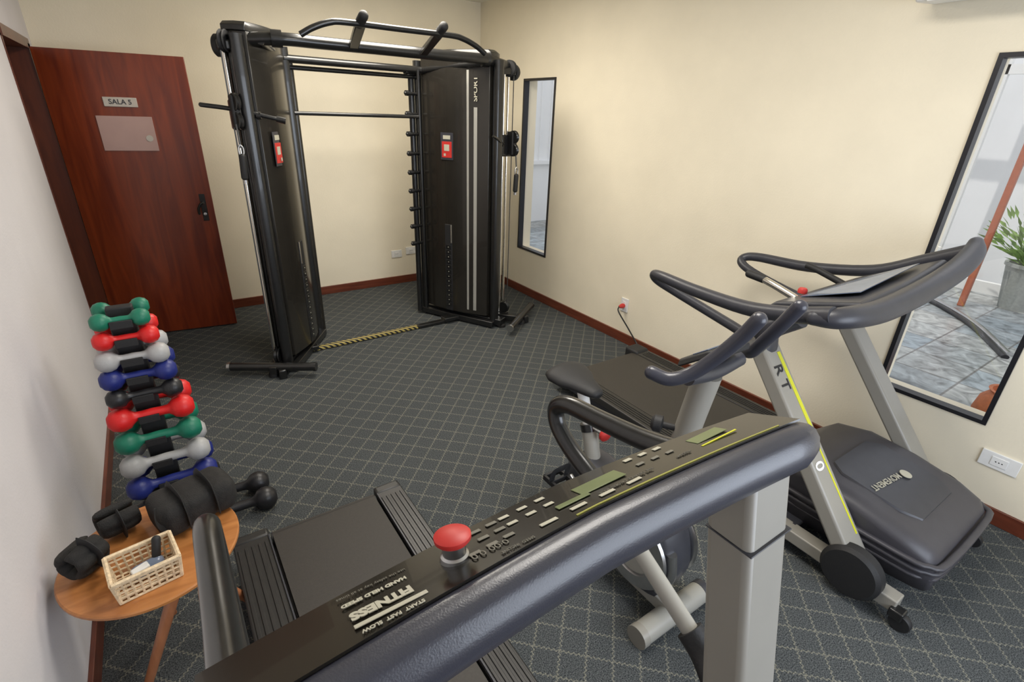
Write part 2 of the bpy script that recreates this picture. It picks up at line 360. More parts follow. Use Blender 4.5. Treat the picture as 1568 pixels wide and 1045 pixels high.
# ---------------------------------------------------------------- functional trainer
g=group("functional_trainer",(1.47,3.9,0))
BU=.045
def tower(tag,fo,bi,out,sgn):
    fo=V((*fo,0));bi=V((*bi,0));out=V((*out,0)).normalized();a=(fo-bi);L=a.length;a.normalize();inn=-out
    th=.15;z0,z1=.10,2.19
    pl=[]
    for i in range(17):
        t=i/16;pl.append(bi+a*L*t+inn*(BU*math.sin(math.pi*t)-.015))
    pl+= [fo+out*th*.5+a*.02,fo+out*th,bi+out*th]
    loft(tag+"_weight_shroud",[[p+V((0,0,z)) for p in pl] for z in (z0,z1)],"shroud",g,bevel=.004)
    top=[[c+(p-c)*s+V((0,0,z)) for p in pl] for c in [(fo+bi)/2+out*th/2] for s,z in ((1.03,z1),(1.03,z1+.03),(.94,z1+.05))]
    loft(tag+"_shroud_cap",top,"black",g,bevel=.004)
    R=Rax(a,z=(0,0,1))
    def fp(t,z,o=0.0):
        return bi+a*t+inn*(BU*math.sin(math.pi*t/L)-.015+o)+V((0,0,z))
    tl=.27 if sgn>0 else .40
    box(tag+"_label",fp(tl,1.54,.003),(.12,.004,.21),"dgrey",g,R,.001)
    box(tag+"_label_red",fp(tl,1.515,.0055),(.095,.003,.125),"redp",g,R,.001)
    boxes(tag+"_label_marks",[(fp(tl,1.61,.0055),(.07,.003,.03),R),(fp(tl,1.53,.0075),(.05,.002,.05),R),(fp(tl-.02,1.475,.0075),(.02,.002,.02),R)],"cream",g)
    box(tag+"_weight_slot",fp(.27,.50,-.002),(.075,.012,.80),"matte",g,R,.004)
    boxes(tag+"_weight_plates",[(fp(.27,.16+.045*i,.003),(.05,.008,.036),R) for i in range(13)],"black",g,bevel=.002)
    boxes(tag+"_plate_marks",[(fp(.27,.16+.045*i,.0085),(.007,.002,.007),R) for i in range(13)],"cream",g)
    tube(tag+"_slot_rod",[fp(.30,.74,.003),fp(.30,.9,.003)],.006,"chrome",g,n=1)
    up=fo+out*.055+a*.055
    for nm,p in (("front_upright",up),("rear_upright",bi+out*.03-a*.05)):
        tube(tag+"_"+nm,[p+V((0,0,.03)),p+V((0,0,2.17))],.036 if nm[0]=='f' else .03,"black",g,n=1,seg=20,power=.6)
    tube(tag+"_brace_upright",[up+out*.075+V((0,0,.05))+a*-.05,up+out*.06+a*-.05+V((0,0,2.15))],.022,"black",g,n=1)
    rtube(tag+"_base_rail",bi-a*.12+out*.08+V((0,0,.05)),fo+a*.14+out*.08+V((0,0,.05)),.10,.06,"black",g,side=out)
    rtube(tag+"_base_inner",bi-a*.06+V((0,0,.04)),fo+a*.08+V((0,0,.04)),.05,.05,"black",g,side=out)
    for p in (bi-a*.10+out*.08,fo+a*.12+out*.08): lathe(tag+"_foot_pad",[(0,0),(.04,0),(.04,.02),(.03,.03),(0,.03)],p,"matte",g)
tower("left",(.64,3.70),(.93,4.15),(-.84,.54),-1)
tower("right",(2.28,3.69),(1.97,4.25),(.87,.49),1)
fo=V((2.28,3.69,0));bi=V((1.97,4.25,0));a=(fo-bi).normalized();inn=V((-.87,-.49,0)).normalized();L=(fo-bi).length;R=Rax(a,z=(0,0,1))
def fpR(t,z,o):return bi+a*t+inn*(BU*math.sin(math.pi*t/L)-.015+o)+V((0,0,z))
def stripe(name,t,w,z0,z1):
    P=[fpR(t-w/2,0,.0015),fpR(t+w/2,0,.0015),fpR(t+w/2,0,.0035),fpR(t-w/2,0,.0035)]
    loft(name,[[p+V((0,0,z)) for p in P] for z in (z0,z1)],"lgrey",g)
stripe("stripe_a",.465,.018,.14,2.10);stripe("stripe_b",.53,.028,.14,1.84)
text("shroud_lettering","SPORT",.06,fpR(.53,1.97,.005),(0,0,1),-a+inn*-.2,"cream",g,bold=.001)
def rods(tag,x,y,zc,s):
    for dx in (-.030,.030):
        tube(tag+"_guide_rod_%s"%("a" if dx<0 else "b"),[(x+dx,y+dx*.5*s,.06),(x+dx,y+dx*.5*s,2.10)],.013,"chrome",g,n=1,seg=14)
    tube(tag+"_cable",[(x+.05*s,y-.03,.15),(x+.05*s,y-.03,2.08)],.004,"cable",g,n=1,seg=8)
    box(tag+"_carriage",(x,y,zc),(.11,.07,.17),"black",g,None,.012)
    for dz in (.07,-.03):
        lathe(tag+"_pulley",[(0,-.015),(.045,-.015),(.05,-.01),(.042,0),(.05,.01),(.045,.015),(0,.015)],(x+.03*s,y-.085,zc+dz),"black",g,(1,.3,0))
    box(tag+"_pulley_bracket",(x+.03*s,y-.06,zc+.02),(.05,.08,.18),"matte",g,None,.008)
    lathe(tag+"_selector_knob",[(0,0),(.012,0),(.012,.03),(.022,.035),(.022,.06),(0,.065)],(x-.05*s,y-.03,zc),"black",g,(-s*1.,-.3,0))
    p=V((x+.045*s,y-.12,zc-.10))
    tube(tag+"_handle_cord",[p+V((0,.02,.05)),p-V((0,0,.08))],.006,"cable",g,n=1)
    tube(tag+"_snap_hook",[p-V((0,0,.06)),p-V((.012,0,.08)),p-V((.012,0,.11)),p-V((0,0,.13)),p-V((-.012,0,.11)),p-V((-.012,0,.08)),p-V((0,0,.065))],.005,"steel",g)
    tube(tag+"_handle_grip",[p-V((0,0,.13)),p-V((.006,0,.25))],.020,"matte",g,n=1,rounded=True)
    tube(tag+"_handle_tip",[p-V((.006,0,.265)),p-V((.006,0,.285))],.014,"steel",g,n=1)
    lathe(tag+"_top_pulley",[(0,-.018),(.055,-.018),(.06,-.012),(.05,0),(.06,.012),(.055,.018),(0,.018)],(x+.02*s,y-.01,2.13),"matte",g,(1,.6*s,0))
    lathe(tag+"_bottom_pulley",[(0,-.018),(.05,-.018),(.055,-.012),(.045,0),(.055,.012),(.05,.018),(0,.018)],(x+.02*s,y-.02,.13),"black",g,(1,.6*s,0))
rods("left",.53,3.73,1.74,-1)
rods("right",2.50,3.78,1.56,1)
tube("left_carriage_bar",[(.33,3.74,1.79),(.50,3.70,1.77),(.74,3.66,1.72)],.013,"black",g,rounded=True)
tube("left_bar_end",[(.72,3.665,1.724),(.77,3.655,1.714)],.02,"black",g,n=1)
tube("right_carriage_bar",[(2.42,3.68,1.57),(2.34,3.62,1.61),(2.27,3.60,1.64)],.010,"black",g)
for s,(x,y) in ((-1,(.53,3.73)),(1,(2.50,3.78))):
    box("rod_foot",(x,y,.05),(.12,.10,.06),"black",g,None,.008)
    box("rod_head",(x,y+.01,2.11),(.13,.10,.05),"black",g,None,.008)
tube("top_front_beam",[(.50,3.84,2.12),(.57,3.78,2.145),(.80,3.70,2.165),(1.05,3.69,2.165),(1.47,3.685,2.165),(1.95,3.68,2.165),(2.24,3.68,2.165),(2.50,3.78,2.145),(2.60,3.85,2.12)],.036,"black",g,ry=.036,n=5)
for x,y,q in ((.49,3.80,-.6),(2.60,3.84,.6)):
    lathe("beam_end_pulley",[(0,-.025),(.05,-.025),(.06,-.015),(.06,.015),(.05,.025),(0,.025)],(x,y,2.11),"matte",g,(1,q,0))
for x in (.79,2.25): tube("beam_joint",[(x-.03,3.70,2.165),(x+.03,3.69,2.165)],.048,"black",g,n=1)
tube("top_rear_beam",[(.88,4.20,2.10),(1.98,4.24,2.10)],.026,"black",g,n=1)
tube("top_rear_beam_low",[(.9,4.24,2.05),(1.98,4.28,2.05)],.016,"black",g,n=1)
for x0,y0,x1,y1 in ((.70,3.70,.92,4.22),(2.26,3.68,1.98,4.25)):
    tube("top_side_beam",[(x0,y0,2.15),(x1,y1,2.10)],.025,"black",g,n=1)
tube("pull_up_bar",[(.85,3.37,2.165),(.92,3.36,2.205),(1.01,3.35,2.238),(1.10,3.345,2.248),(1.43,3.345,2.248),(1.76,3.34,2.248),(1.86,3.34,2.238),(1.96,3.34,2.205),(2.03,3.34,2.165)],.017,"black",g,n=5)
for x0,x1 in ((1.25,1.19),(1.73,1.70)):
    rtube("pull_up_bracket",(x0,3.70,2.15),(x1,3.335,2.262),.06,.03,"black",g,side=(1,0,0))
    tube("bracket_grip",[(x1,3.37,2.252),(x1,3.29,2.285)],.028,"matte",g,n=1,rounded=True)
tube("smith_bar",[(.95,4.19,1.755),(1.93,4.22,1.755)],.014,"black",g,n=1)
tube("catch_column",[(1.91,4.30,.03),(1.91,4.30,2.12)],.024,"black",g,n=1)
tube("catch_column_front",[(1.94,4.22,.08),(1.94,4.22,2.10)],.012,"black",g,n=1)
for i in range(10):
    z=.70+.153*i
    tube("catch_peg_%d"%i,[(1.95,4.27,z),(1.83,4.235,z+.004)],.013,"black",g,n=1,rounded=True)
    lathe("catch_peg_collar_%d"%i,[(0,-.012),(.021,-.012),(.021,.012),(0,.012)],(1.845,4.24,z+.004),"black",g,(1,.2,0),seg=12)
tube("catch_column_left",[(.98,4.27,.03),(.98,4.27,2.12)],.02,"shroud",g,n=1)
rtube("floor_crossbar",(.80,3.93,.018),(1.72,3.955,.018),.045,.024,"hazard",g,side=(0,1,0),bevel=.004)
rtube("floor_crossbar_dark",(1.72,3.955,.018),(2.10,3.965,.018),.055,.026,"black",g,side=(0,1,0),bevel=.004)
rtube("crossbar_end",(1.98,3.955,.04),(2.20,3.96,.04),.09,.035,"black",g,side=(0,1,0))
rtube("crossbar_end_left",(.66,3.925,.04),(.84,3.93,.04),.09,.035,"black",g,side=(0,1,0))
for A,B,C,D in (((.20,3.79,.075),(.70,3.50,.075),(.58,3.80,.06),(.44,3.60,.06)),((2.36,3.40,.075),(2.86,3.78,.075),(2.38,3.80,.06),(2.60,3.55,.06))):
    rtube("stabiliser_arm",C,D,.06,.05,"black",g,side=(0,0,1))
    tube("stabiliser_bar",[A,B],.030,"black",g,n=1,seg=18)
    A,B=V(A),V(B);d=(B-A).normalized()
    for e,f in ((A,-d),(B,d)): tube("stabiliser_cap",[e+f*.0,e+f*.02],.033,"steel" if e is A else "black",g,n=1)
    m_=(A+B)/2+V((0,0,-.075))
    lathe("stabiliser_pad",[(0,0),(.035,0),(.035,.02),(.02,.05),(0,.06)],m_,"matte",g)
    m2=A.lerp(B,.6)
    box("stabiliser_stub",(m2.x,m2.y-.03,.035),(.05,.06,.07),"black",g,None,.008)

# ---------------------------------------------------------------- dumbbell rack
g=group("dumbbell_rack",(-.2,2.31,0))
CX=-.20
box("column",(CX,2.31,.56),(.085,.045,1.06),"matte",g,None,.006)
boxes("base",[mm((CX-.13,2.16,0),(CX+.05,2.20,.035)),mm((CX-.13,2.42,0),(CX+.05,2.46,.035)),mm((CX-.06,2.16,.0),(CX+.02,2.46,.03))],"matte",g,bevel=.004)
rows=[(1.058,"green",.062,.033),(.985,"red",.072,.035),(.905,"grey",.082,.040),(.828,"blue",.088,.041),(.747,"blk",.092,.038),(.655,"red",.104,.047),(.548,"green",.108,.047),(.437,"grey",.116,.048),(.328,"blue",.122,.048),(.205,"blk",.128,.047)]
for i,(z,c,hl,r) in enumerate(rows):
    for y in (2.24,2.38):
        s=-1 if y<2.31 else 1
        yy=y+s*.012*(i/9)
        boxes("cradle_%d%s"%(i,"a" if s<0 else "b"),[((CX-.028,(2.31+yy)/2,z-.024),(.012,abs(yy-2.31)+.03,.012)),((CX+.028,(2.31+yy)/2,z-.024),(.012,abs(yy-2.31)+.03,.012)),((CX,yy+s*.024,z-.012),(.07,.008,.03))],"matte",g,bevel=.002)
def dumbbell(name,c,hl,r,m,axis=(1,0,0)):
    g=group(name,c);ax=V(axis).normalized();c=V(c)
    bm=bmesh.new();h=r*.42
    p=[(0,-hl-r*.9),(r*.45,-hl-r*.88),(r*.82,-hl-r*.60),(r,-hl-r*.15),(r,-hl+r*.2),(r*.84,-hl+r*.62),(r*.6,-hl+r*.82),(h,-hl+r*1.05),(h*.92,-hl*.35),(h,0)]
    p=p+[(a,-b) for a,b in reversed(p[:-1])]
    lathebm(bm,p,c,ax,22);add("body",bm,m,g)
    return g
k=0
for i,(z,c,hl,r) in enumerate(rows):
    for y in (2.24,2.38):
        s=-1 if y<2.31 else 1
        dumbbell("dumbbell" if k==0 else "dumbbell.%03d"%k,(CX+.0025*i,y+s*.012*(i/9),z),hl,r,c,(1,.02,0));k+=1
for c,ax in (((.03,2.25,.054),(1,-.02,0)),((.02,2.40,.054),(1,-.1,0))):
    dumbbell("dumbbell.%03d"%k,c,.118,.054,"blk",ax);k+=1

# ---------------------------------------------------------------- side table & things on it
TC=V((-.234,1.61,0));TR=.243;TZ=.50
g=group("side_table",TC)
lathe("top",[(0,TZ-.022),(TR-.012,TZ-.022),(TR,TZ-.012),(TR,TZ-.004),(TR-.004,TZ),(0,TZ)],TC,"table",g,seg=64)
for i,(p0,p1) in enumerate((((-.185,1.455,.47),(-.37,1.50,0)),((-.15,1.50,.47),(.02,1.67,0)),((-.30,1.74,.47),(-.27,1.82,0)))):
    tube("leg_%d"%(i+1),[p1,p0],lambda f:.013+.006*f,"tleg",g,n=1,seg=16)
lathe("underframe",[(0,0),(.16,0),(.16,.018),(0,.018)],TC+V((0,0,TZ-.042)),"tleg",g)
BC=V((-.248,1.490,TZ));ba=math.radians(9);bx=V((math.cos(ba),math.sin(ba),0));by=V((-math.sin(ba),math.cos(ba),0))
g=group("wicker_basket",BC)
hw,hd,hh=.074,.057,.080
bm=bmesh.new()
def bc(u,v,z):
    k=1+.10*(z/hh);return BC+bx*u*hw*k+by*v*hd*k+V((0,0,z))
for z,r in ((.004,.004),(.023,.0032),(.041,.0032),(.059,.0032),(.080,.0065),(.073,.005)):
    c=[(-1,-1),(1,-1),(1,1),(-1,1),(-1,-1)]
    for p,q in zip(c,c[1:]): sweepbm(bm,[bc(*p,z),bc(*q,z)],r,seg=6,n=1)
for i in range(9):
    t=-1+2*i/8
    for p in ((t,-1),(t,1)): sweepbm(bm,[bc(*p,.0035),bc(*p,hh)],.0032 if 0<i<8 else .0055,seg=6,n=1)
    if 0<i<8:
        for p in ((-1,t),(1,t)): sweepbm(bm,[bc(*p,.0035),bc(*p,hh)],.0032,seg=6,n=1)
    sweepbm(bm,[bc(t,-1,.0035),bc(t,1,.0035)],.003,seg=6,n=1);sweepbm(bm,[bc(-1,t,.0035),bc(1,t,.0035)],.003,seg=6,n=1)
add("weave",bm,"wick",g)
g=group("spray_bottle",BC+V((0,0,.008)))
tube("bottle",[BC+V((-.02,.0,.032)),BC+V((.030,.012,.036))],.020,"screen",g,n=1,rounded=True)
tube("cap",[BC+V((.03,.02,.05)),BC+V((.040,.035,.10))],.012,"matte",g,n=1,rounded=True)
box("label",BC+V((-.01,-.012,.052)),(.045,.026,.010),"white",g,Rax((.9,.3,.1),z=(0,0,1)),.004)
def cuff(name,c,R0,a0,a1,w,th,axis,upv,seg=6):
    g=group(name,c);ax=V(axis).normalized();u=V(upv);u=(u-ax*u.dot(ax)).normalized();s=ax.cross(u);c=V(c)
    n=seg*6;secs=[]
    for i in range(n+1):
        f=i/n;a=a0+(a1-a0)*f;bul=.45+.55*abs(math.sin(math.pi*f*seg))**.5;t=th*bul
        nn=(u*math.cos(a)+s*math.sin(a));ctr=c+nn*R0
        ring=[ctr+nn*(t*math.sin(q)*.5)+ax*(w*.5*math.copysign(abs(math.cos(q))**.5,math.cos(q))) for q in [2*math.pi*j/14 for j in range(14)]]
        secs.append(ring)
    loft("padding",secs,"fabric",g,autos=False)
    tube("strap",[c+(u*math.cos(a0+.3*k)+s*math.sin(a0+.3*k))*(R0+th*.52) for k in range(8)],.02,"matte",g,ry=.003,up=ax,n=3)
    return g
cuff("ankle_weight",(-.395,1.610,TZ+.060),.036,0,5.6,.10,.036,(.60,.70,0),(0,0,1),6)
cuff("ankle_weight.001",(-.315,1.745,TZ+.058),.034,.5,6.0,.11,.032,(.85,.30,0),(0,0,1),5)
g=group("weighted_belt",(-.10,1.71,TZ))
c0=V((-.105,1.710,TZ+.064))
xd=V((.95,.30,0)).normalized();yd=V((-.30,.95,0)).normalized()
secs=[]
for i in range(25):
    f=i/24;x=-.118+.236*f;k=(.93+.07*abs(math.sin(math.pi*f*3))**.4)*(.78+.22*min(1,min(f,1-f)*10))
    secs.append([c0+xd*x+yd*(.082*k*math.copysign(abs(math.cos(q))**.42,math.cos(q)))+V((0,0,.060*k*math.copysign(abs(math.sin(q))**.62,math.sin(q))))for q in [2*math.pi*j/24 for j in range(24)]])
loft("padding",secs,"fabric",g,autos=False)
for nm,x in (("strap_a",-.045),("strap_b",.045)):
    tube(nm,[c0+xd*x+yd*u+V((0,0,z)) for u,z in ((-.086,-.03),(-.082,.035),(-.055,.063),(.04,.064),(.083,.03))],.017,"matte",g,ry=.003,up=(1,0,0))
tube("strap_tail",[c0+xd*(-.10)+yd*(-.06)+V((0,0,-.02)),c0+xd*(-.12)+yd*(-.08)+V((0,0,.01)),c0+xd*(-.13)+yd*(-.085)+V((0,0,.05)),c0+xd*(-.12)+yd*(-.07)+V((0,0,.085))],.013,"matte",g,ry=.002,up=(1,0,0))

# ---------------------------------------------------------------- near treadmill
g=group("treadmill",(.33,.9,0))
x0,x1=-.03,.675;yr=1.86
box("deck_frame",((x0+x1)/2,.83,.11),(x1-x0-.04,2.0,.09),"dgrey",g,None,.01)
prism("running_belt",[(yr-.03,.165),(yr-.012,.18),(yr-.02,.192),(yr-.06,.198),(.3,.198),(.3,.165)],0,.115,.545,"belt",g)
for xa,xb,tag in ((x0,.105,"left"),(.555,x1,"right")):
    box(tag+"_side_rail",((xa+xb)/2,.94,.175),(xb-xa,1.78,.05),"rail",g,None,.006)
    w=(xb-xa)
    boxes(tag+"_rail_ribs",[((xa+w*(.14+.18*i),.94,.2015),(w*.09,1.70,.006)) for i in range(5)],"rail",g,bevel=.0015)
    box(tag+"_rear_cap",((xa+xb)/2,1.845,.14),(w,.05,.13),"rail",g,None,.012)
    box(tag+"_rail_trim",((xb-.004 if tag=="left" else xa+.004),.94,.203),(.006,1.76,.008),"dgrey",g,None,.001)
tube("rear_roller",[(.11,1.82,.165),(.55,1.82,.165)],.03,"matte",g,n=1)
loft("motor_cover",[[(x0,y,.10),(x0,y,z-.03),(x0+.05,y,z),(x1-.05,y,z),(x1,y,z-.03),(x1,y,.10)] for y,z in ((.50,.22),(.40,.30),(.15,.34),(-.10,.32),(-.20,.24),(-.24,.16))],"hood",g,bevel=.01)
for x in (.0,.62):
    for y in (-.15,1.7): lathe("foot",[(0,0),(.03,0),(.03,.04),(.02,.07),(0,.07)],(x,y,0),"matte",g)
for x,tag in ((.660,"right"),(-.02,"left")):
    rtube(tag+"_upright",(x,.07,.10),(x,.305,1.335),.105,.075,"lgrey2",g,side=(1,0,0),bevel=.012)
    box(tag+"_upright_collar",(x,.281,1.225),(.109,.079,.003),"dgrey",g,None,.001)
    tube(tag+"_base_hub",[(x-.07,.09,.14),(x+.07,.09,.14)],.075,"matte",g,n=1,seg=24)
    hx=x+.04 if x>.3 else x-.02
    tube(tag+"_handrail",[(hx,.33,1.30),(hx,.40,1.262),(hx,.52,1.225),(hx,.64,1.203),(hx,.755,1.185),(hx,.80,1.155),(hx,.79,1.11),(hx,.735,1.072),(hx,.65,1.04),(hx,.58,1.005)],.020,"black",g,ry=.022,seg=20)
    tube(tag+"_handrail_strut",[(hx,.60,1.015),(hx,.335,.873)],.0175,"lgrey",g,n=1)
    tube(tag+"_strut_boot",[(hx,.350,.880),(hx,.31,.855),(hx-.02,.26,.835)],.027,"matte",g)
secs=[];NX=25;CL=.832
def cons(x):
    f=(x+.075)/CL;e=min(1,abs(2*f-1));bul=.018*(1-e**2)
    return e,bul,.316+bul*.8-.010*e
for i in range(NX):
    f=i/(NX-1);x=-.075+CL*f;e,bul,cy=cons(x);tp=1-.18*max(0,(e-.94)/.06)**2
    zz=1.352
    pr=[(.062+bul*.3,-.030),(.070+bul*.3,-.006),(.06+bul*.3,.004),(-.022,.036),(-.032,.039),(-.046,.036),(-.057,.024),(-.063,.002),(-.058,-.018),(-.043,-.036),(-.015,-.046),(.035,-.042)]
    secs.append([(x,cy+a*tp,zz+b*tp) for a,b in pr])
loft("console_body",secs,"rim",g,bevel=.005)
def cf(x,v,o=.0045):
    e,bul,cy=cons(x)
    A=V((x,cy+.06+bul*.3,1.356));B=V((x,cy-.018,1.3875));return A.lerp(B,v)+V((0,.36,.93))*o
XE=.800
loft("console_face",[[cf(-.055+XE*i/24,0,.0),cf(-.055+XE*i/24,0,.003),cf(-.055+XE*i/24,1,.003),cf(-.055+XE*i/24,1,.0)] for i in range(25)],"gloss",g)
FX=(-1,0,0);FY=(0,-.93,.36)
text("console_lettering","FITNESS",.017,cf(.098,.60),FX,FY,"cream",g,bold=.0010)
text("console_lettering_b","HAND HELD SPEED",.0075,cf(.098,.34),FX,FY,"cream",g,bold=.0004)
text("console_lettering_c","use the safety key at all times",.0060,cf(.10,.17),FX,FY,"faint",g)
text("console_lettering_d","START  FAST  SLOW",.0065,cf(.10,.93),FX,FY,"cream",g,bold=.0002)
text("console_lettering_e","TIME  DISTANCE  CALORIES  PULSE",.006,cf(.42,.72),FX,FY,"faint",g)
text("console_lettering_f","PROGRAM",.006,cf(.53,.66),FX,FY,"faint",g)
text("console_lettering_g","SPEED  INCLINE",.006,cf(.24,.92),FX,FY,"faint",g)
Rf=Rax((1,0,0),z=(0,.36,.93))
def key(x,v,w,h): return (cf(x,v,.0042),(w,h,.0012),Rf)
boxes("console_badge",[key(.102,.80,.07,.006)],"cream",g,bevel=.001)
keys=[]
for i,x in enumerate((.262,.289,.316)):
    for v in (.2,.42): keys.append(key(x,v,.014,.006))
for i in range(4):keys.append(key(.29+.045*i,.80,.024,.006))
for i in range(3):keys.append(key(.47+.028*i,.15,.014,.007))
boxes("console_keys",keys,"cream",g,bevel=.001)
boxes("console_keys_dim",[key(.20+.022*i,.2+.22*j,.014,.006) for i in range(3) for j in range(3) if not (i==0 and j==1)]+[key(.47+.028*i,.42,.014,.006) for i in range(3)],"faint",g,bevel=.001)
boxes("console_lcd",[key(.395,.45,.075,.024)],"lcd",g,bevel=.001)
boxes("console_lcd_b",[key(.34,.62,.05,.009),key(.61,.35,.070,.022)],"lcd",g,bevel=.001)
loft("console_yellow_line",[[cf(.32+.38*i/12,.945,.003),cf(.32+.38*i/12,.945,.0042),cf(.32+.38*i/12,.968,.0042),cf(.32+.38*i/12,.968,.003)] for i in range(13)],"yline",g)
boxes("console_yellow_bar",[key(.61,.60,.08,.003)],"yellow",g)
text("console_digits","0:00 0.0",.014,cf(.215,.72),FX,FY,"faint",g)
bc_=cf(.182,.50,.0)
lathe("stop_base",[(0,0),(.0165,0),(.015,.008),(.0125,.010),(.0125,.024),(0,.024)],bc_,"steel",g,(0,.2,.98))
lathe("stop_button",[(0,0),(.017,0),(.0195,.003),(.0195,.007),(.015,.010),(0,.011)],bc_+V((0,.005,.0235)),"redp",g,(0,.2,.98))

# ---------------------------------------------------------------- far treadmill
g=group("treadmill.001",(2.5,1.3,0))
x0,x1,yr=2.09,2.93,2.42
box("deck_frame",((x0+x1)/2,1.55,.09),(x1-x0-.04,1.70,.07),"dgrey",g,None,.01)
prism("running_belt",[(yr-.05,.12),(yr-.03,.135),(yr-.04,.148),(yr-.08,.155),(.85,.155),(.85,.12)],0,2.22,2.80,"belt",g)
for xa,xb,tag in ((x0,2.215,"left"),(2.805,x1,"right")):
    box(tag+"_side_rail",((xa+xb)/2,1.62,.135),(xb-xa,1.54,.05),"rail",g,None,.008)
    box(tag+"_rear_cap",((xa+xb)/2,2.39,.11),(xb-xa+.01,.13,.13),"matte",g,None,.02)
    boxes(tag+"_rail_ribs",[(((xa+xb)/2-.03+.02*i,1.6,.1615),(.006,1.4,.004)) for i in range(4)],"rail",g)
tube("rear_roller",[(2.2,2.37,.12),(2.82,2.37,.12)],.028,"steel",g,n=1)
def hs(y,w,zt,zb):
    xa,xb=2.51-w,2.51+w
    pts=[];n=7
    pts.append((xa,y,zb))
    for i in range(n):
        a=math.pi-math.pi/2*i/(n-1);pts.append((xa+.07+.07*math.cos(a),y,zt-.045+.045*math.sin(a)))
    for i in range(n):
        a=math.pi/2-math.pi/2*i/(n-1);pts.append((xb-.07+.07*math.cos(a),y,zt-.045+.045*math.sin(a)))
    pts.append((xb,y,zb));return pts
loft("motor_cover",[hs(1.02,.26,.18,.12),hs(.98,.30,.27,.12),hs(.90,.325,.345,.12),hs(.75,.335,.375,.12),hs(.55,.335,.36,.12),hs(.36,.33,.325,.12),hs(.27,.315,.295,.12),hs(.238,.30,.26,.12),hs(.225,.285,.20,.13)],"hood",g,autos=False)
loft("cover_panel",[[(2.51+sx*w,y,z+dz) for sx,dz in ((-1,0),(-.97,.008),(.97,.008),(1,0))] for y,z,w in ((.72,.373,.16),(.66,.370,.21),(.42,.337,.205),(.35,.321,.16))],"dgrey",g)
for i in range(3):
    z=.175+.036*i;off=.008*(3-i)
    pl=[(2.165,.95),(2.165,.36),(2.19,.25),(2.27,.212),(2.75,.212),(2.83,.25),(2.855,.36),(2.855,.95)]
    tube("cover_louvre_%d"%i,[(p[0]+(off if p[0]<2.5 else -off),p[1]+off*.5,z) for p in pl],.014,"hood",g,ry=.010,n=3)
text("cover_lettering","MOVEMENT",.040,(2.43,.53,.3650),(-1,0.10,0),(0,-.98,-.17),"cream",g,bold=.0003)
bm=bmesh.new();lathebm(bm,[(.018,0),(.025,0),(.025,.003),(.018,.003)],(2.57,.505,.363),(0,-.15,1),20);add("cover_emblem",bm,"cream",g)
for x,tag in ((2.10,"left"),(2.90,"right")):
    rtube(tag+"_base_arm",(x,.95,.10),(x,.27,.085),.07,.06,"lgrey2",g,side=(1,0,0))
    lathe(tag+"_wheel",[(0,-.015),(.035,-.015),(.038,-.01),(.038,.01),(.035,.015),(0,.015)],(x-.03,.24,.038),"matte",g,(1,0,0))
    box(tag+"_wheel_fork",(x-.03,.26,.07),(.05,.05,.04),"black",g,None,.006)
    s=-1 if tag=="left" else 1
    lathe(tag+"_hub_cover",[(0,-.03),(.105,-.03),(.115,-.02),(.115,.02),(.10,.035),(.0,.04)],(x+s*.045,.44,.135),"matte",g,(s,0,0),seg=40)
    p0=V((x,.45,.14));p1=V((x+.02*(-s),1.09,.93))
    rtube(tag+"_upright",p0,p1,.125,.07,"lgrey2",g,side=(1,0,0),bevel=.012)
    if tag=="left":
        d=(p1-p0).normalized();sx=V((1,0,0));n=sx.cross(d)
        if n.z<0: n=-n
        if n.y>0: n=-n
        c=lambda t,u,o=.036:p0.lerp(p1,t)+sx*u+n*o
        R=Rax(sx,z=n)
        box("yellow_stripe",c(.50,.030,.0355),(.010,.80,.002),"yellow",g,R,0)
        box("yellow_stripe_wide",c(.70,.032,.0358),(.022,.42,.002),"yellow",g,R,0)
        text("model_lettering","R T",.080,c(.80,-.020,.0365),-d,sx,"matte",g,bold=.001)
        text("model_lettering_b","2 5 0",.085,c(.475,-.020,.0365),-d,sx,"white",g,bold=.001)
def hr(f): return .036-.012*min(1,f*2)
tube("left_handrail",[(1.965,.76,1.165),(1.98,.92,1.115),(2.00,1.12,1.075),(2.03,1.40,1.065),(2.06,1.62,1.068),(2.09,1.70,1.055),(2.12,1.69,1.02),(2.14,1.58,.985),(2.15,1.35,.935),(2.14,1.20,.91),(2.12,1.08,.885)],hr,"dgrey",g,ry=hr,seg=18)
tube("right_handrail",[(3.03,.70,1.30),(3.03,.85,1.22),(3.02,1.05,1.12),(2.97,1.35,1.07),(2.93,1.62,1.065),(2.90,1.70,1.05),(2.87,1.69,1.02),(2.85,1.58,.985),(2.85,1.35,.935),(2.86,1.2,.91),(2.88,1.07,.885)],hr,"dgrey",g,ry=hr,seg=18)
tube("console_front",[(1.955,.82,1.14),(2.0,.745,1.155),(2.20,.70,1.16),(2.50,.675,1.20),(2.80,.67,1.25),(2.98,.68,1.30),(3.05,.70,1.335)],lambda f:.05-.02*abs(2*f-1)**3,"dgrey",g,ry=lambda f:.045-.015*abs(2*f-1)**3,seg=20,rounded=True)
loft("console_deck",[[(xa,.70,z0),(xa,.74,z0+.035),(xa,1.06,1.10),(xa,1.10,1.06),(xa,1.0,1.02),(xa,.75,z0-.035)] for xa,z0 in ((2.12,1.16),(2.5,1.19),(2.88,1.24))],"dgrey",g,bevel=.012)
loft("console_screen",[[(xa,.80,z0+.033),(xa,.80,z0+.037),(xa,1.02,1.117),(xa,1.02,1.113)] for xa,z0 in ((2.25,1.165),(2.78,1.215))],"screen",g)
lathe("stop_button",[(0,0),(.02,0),(.02,.015),(.015,.022),(0,.024)],(2.34,1.06,1.105),"redp",g)
tube("pulse_grip",[(2.28,1.05,1.09),(2.28,1.18,1.125),(2.29,1.25,1.135)],.016,"chrome",g)
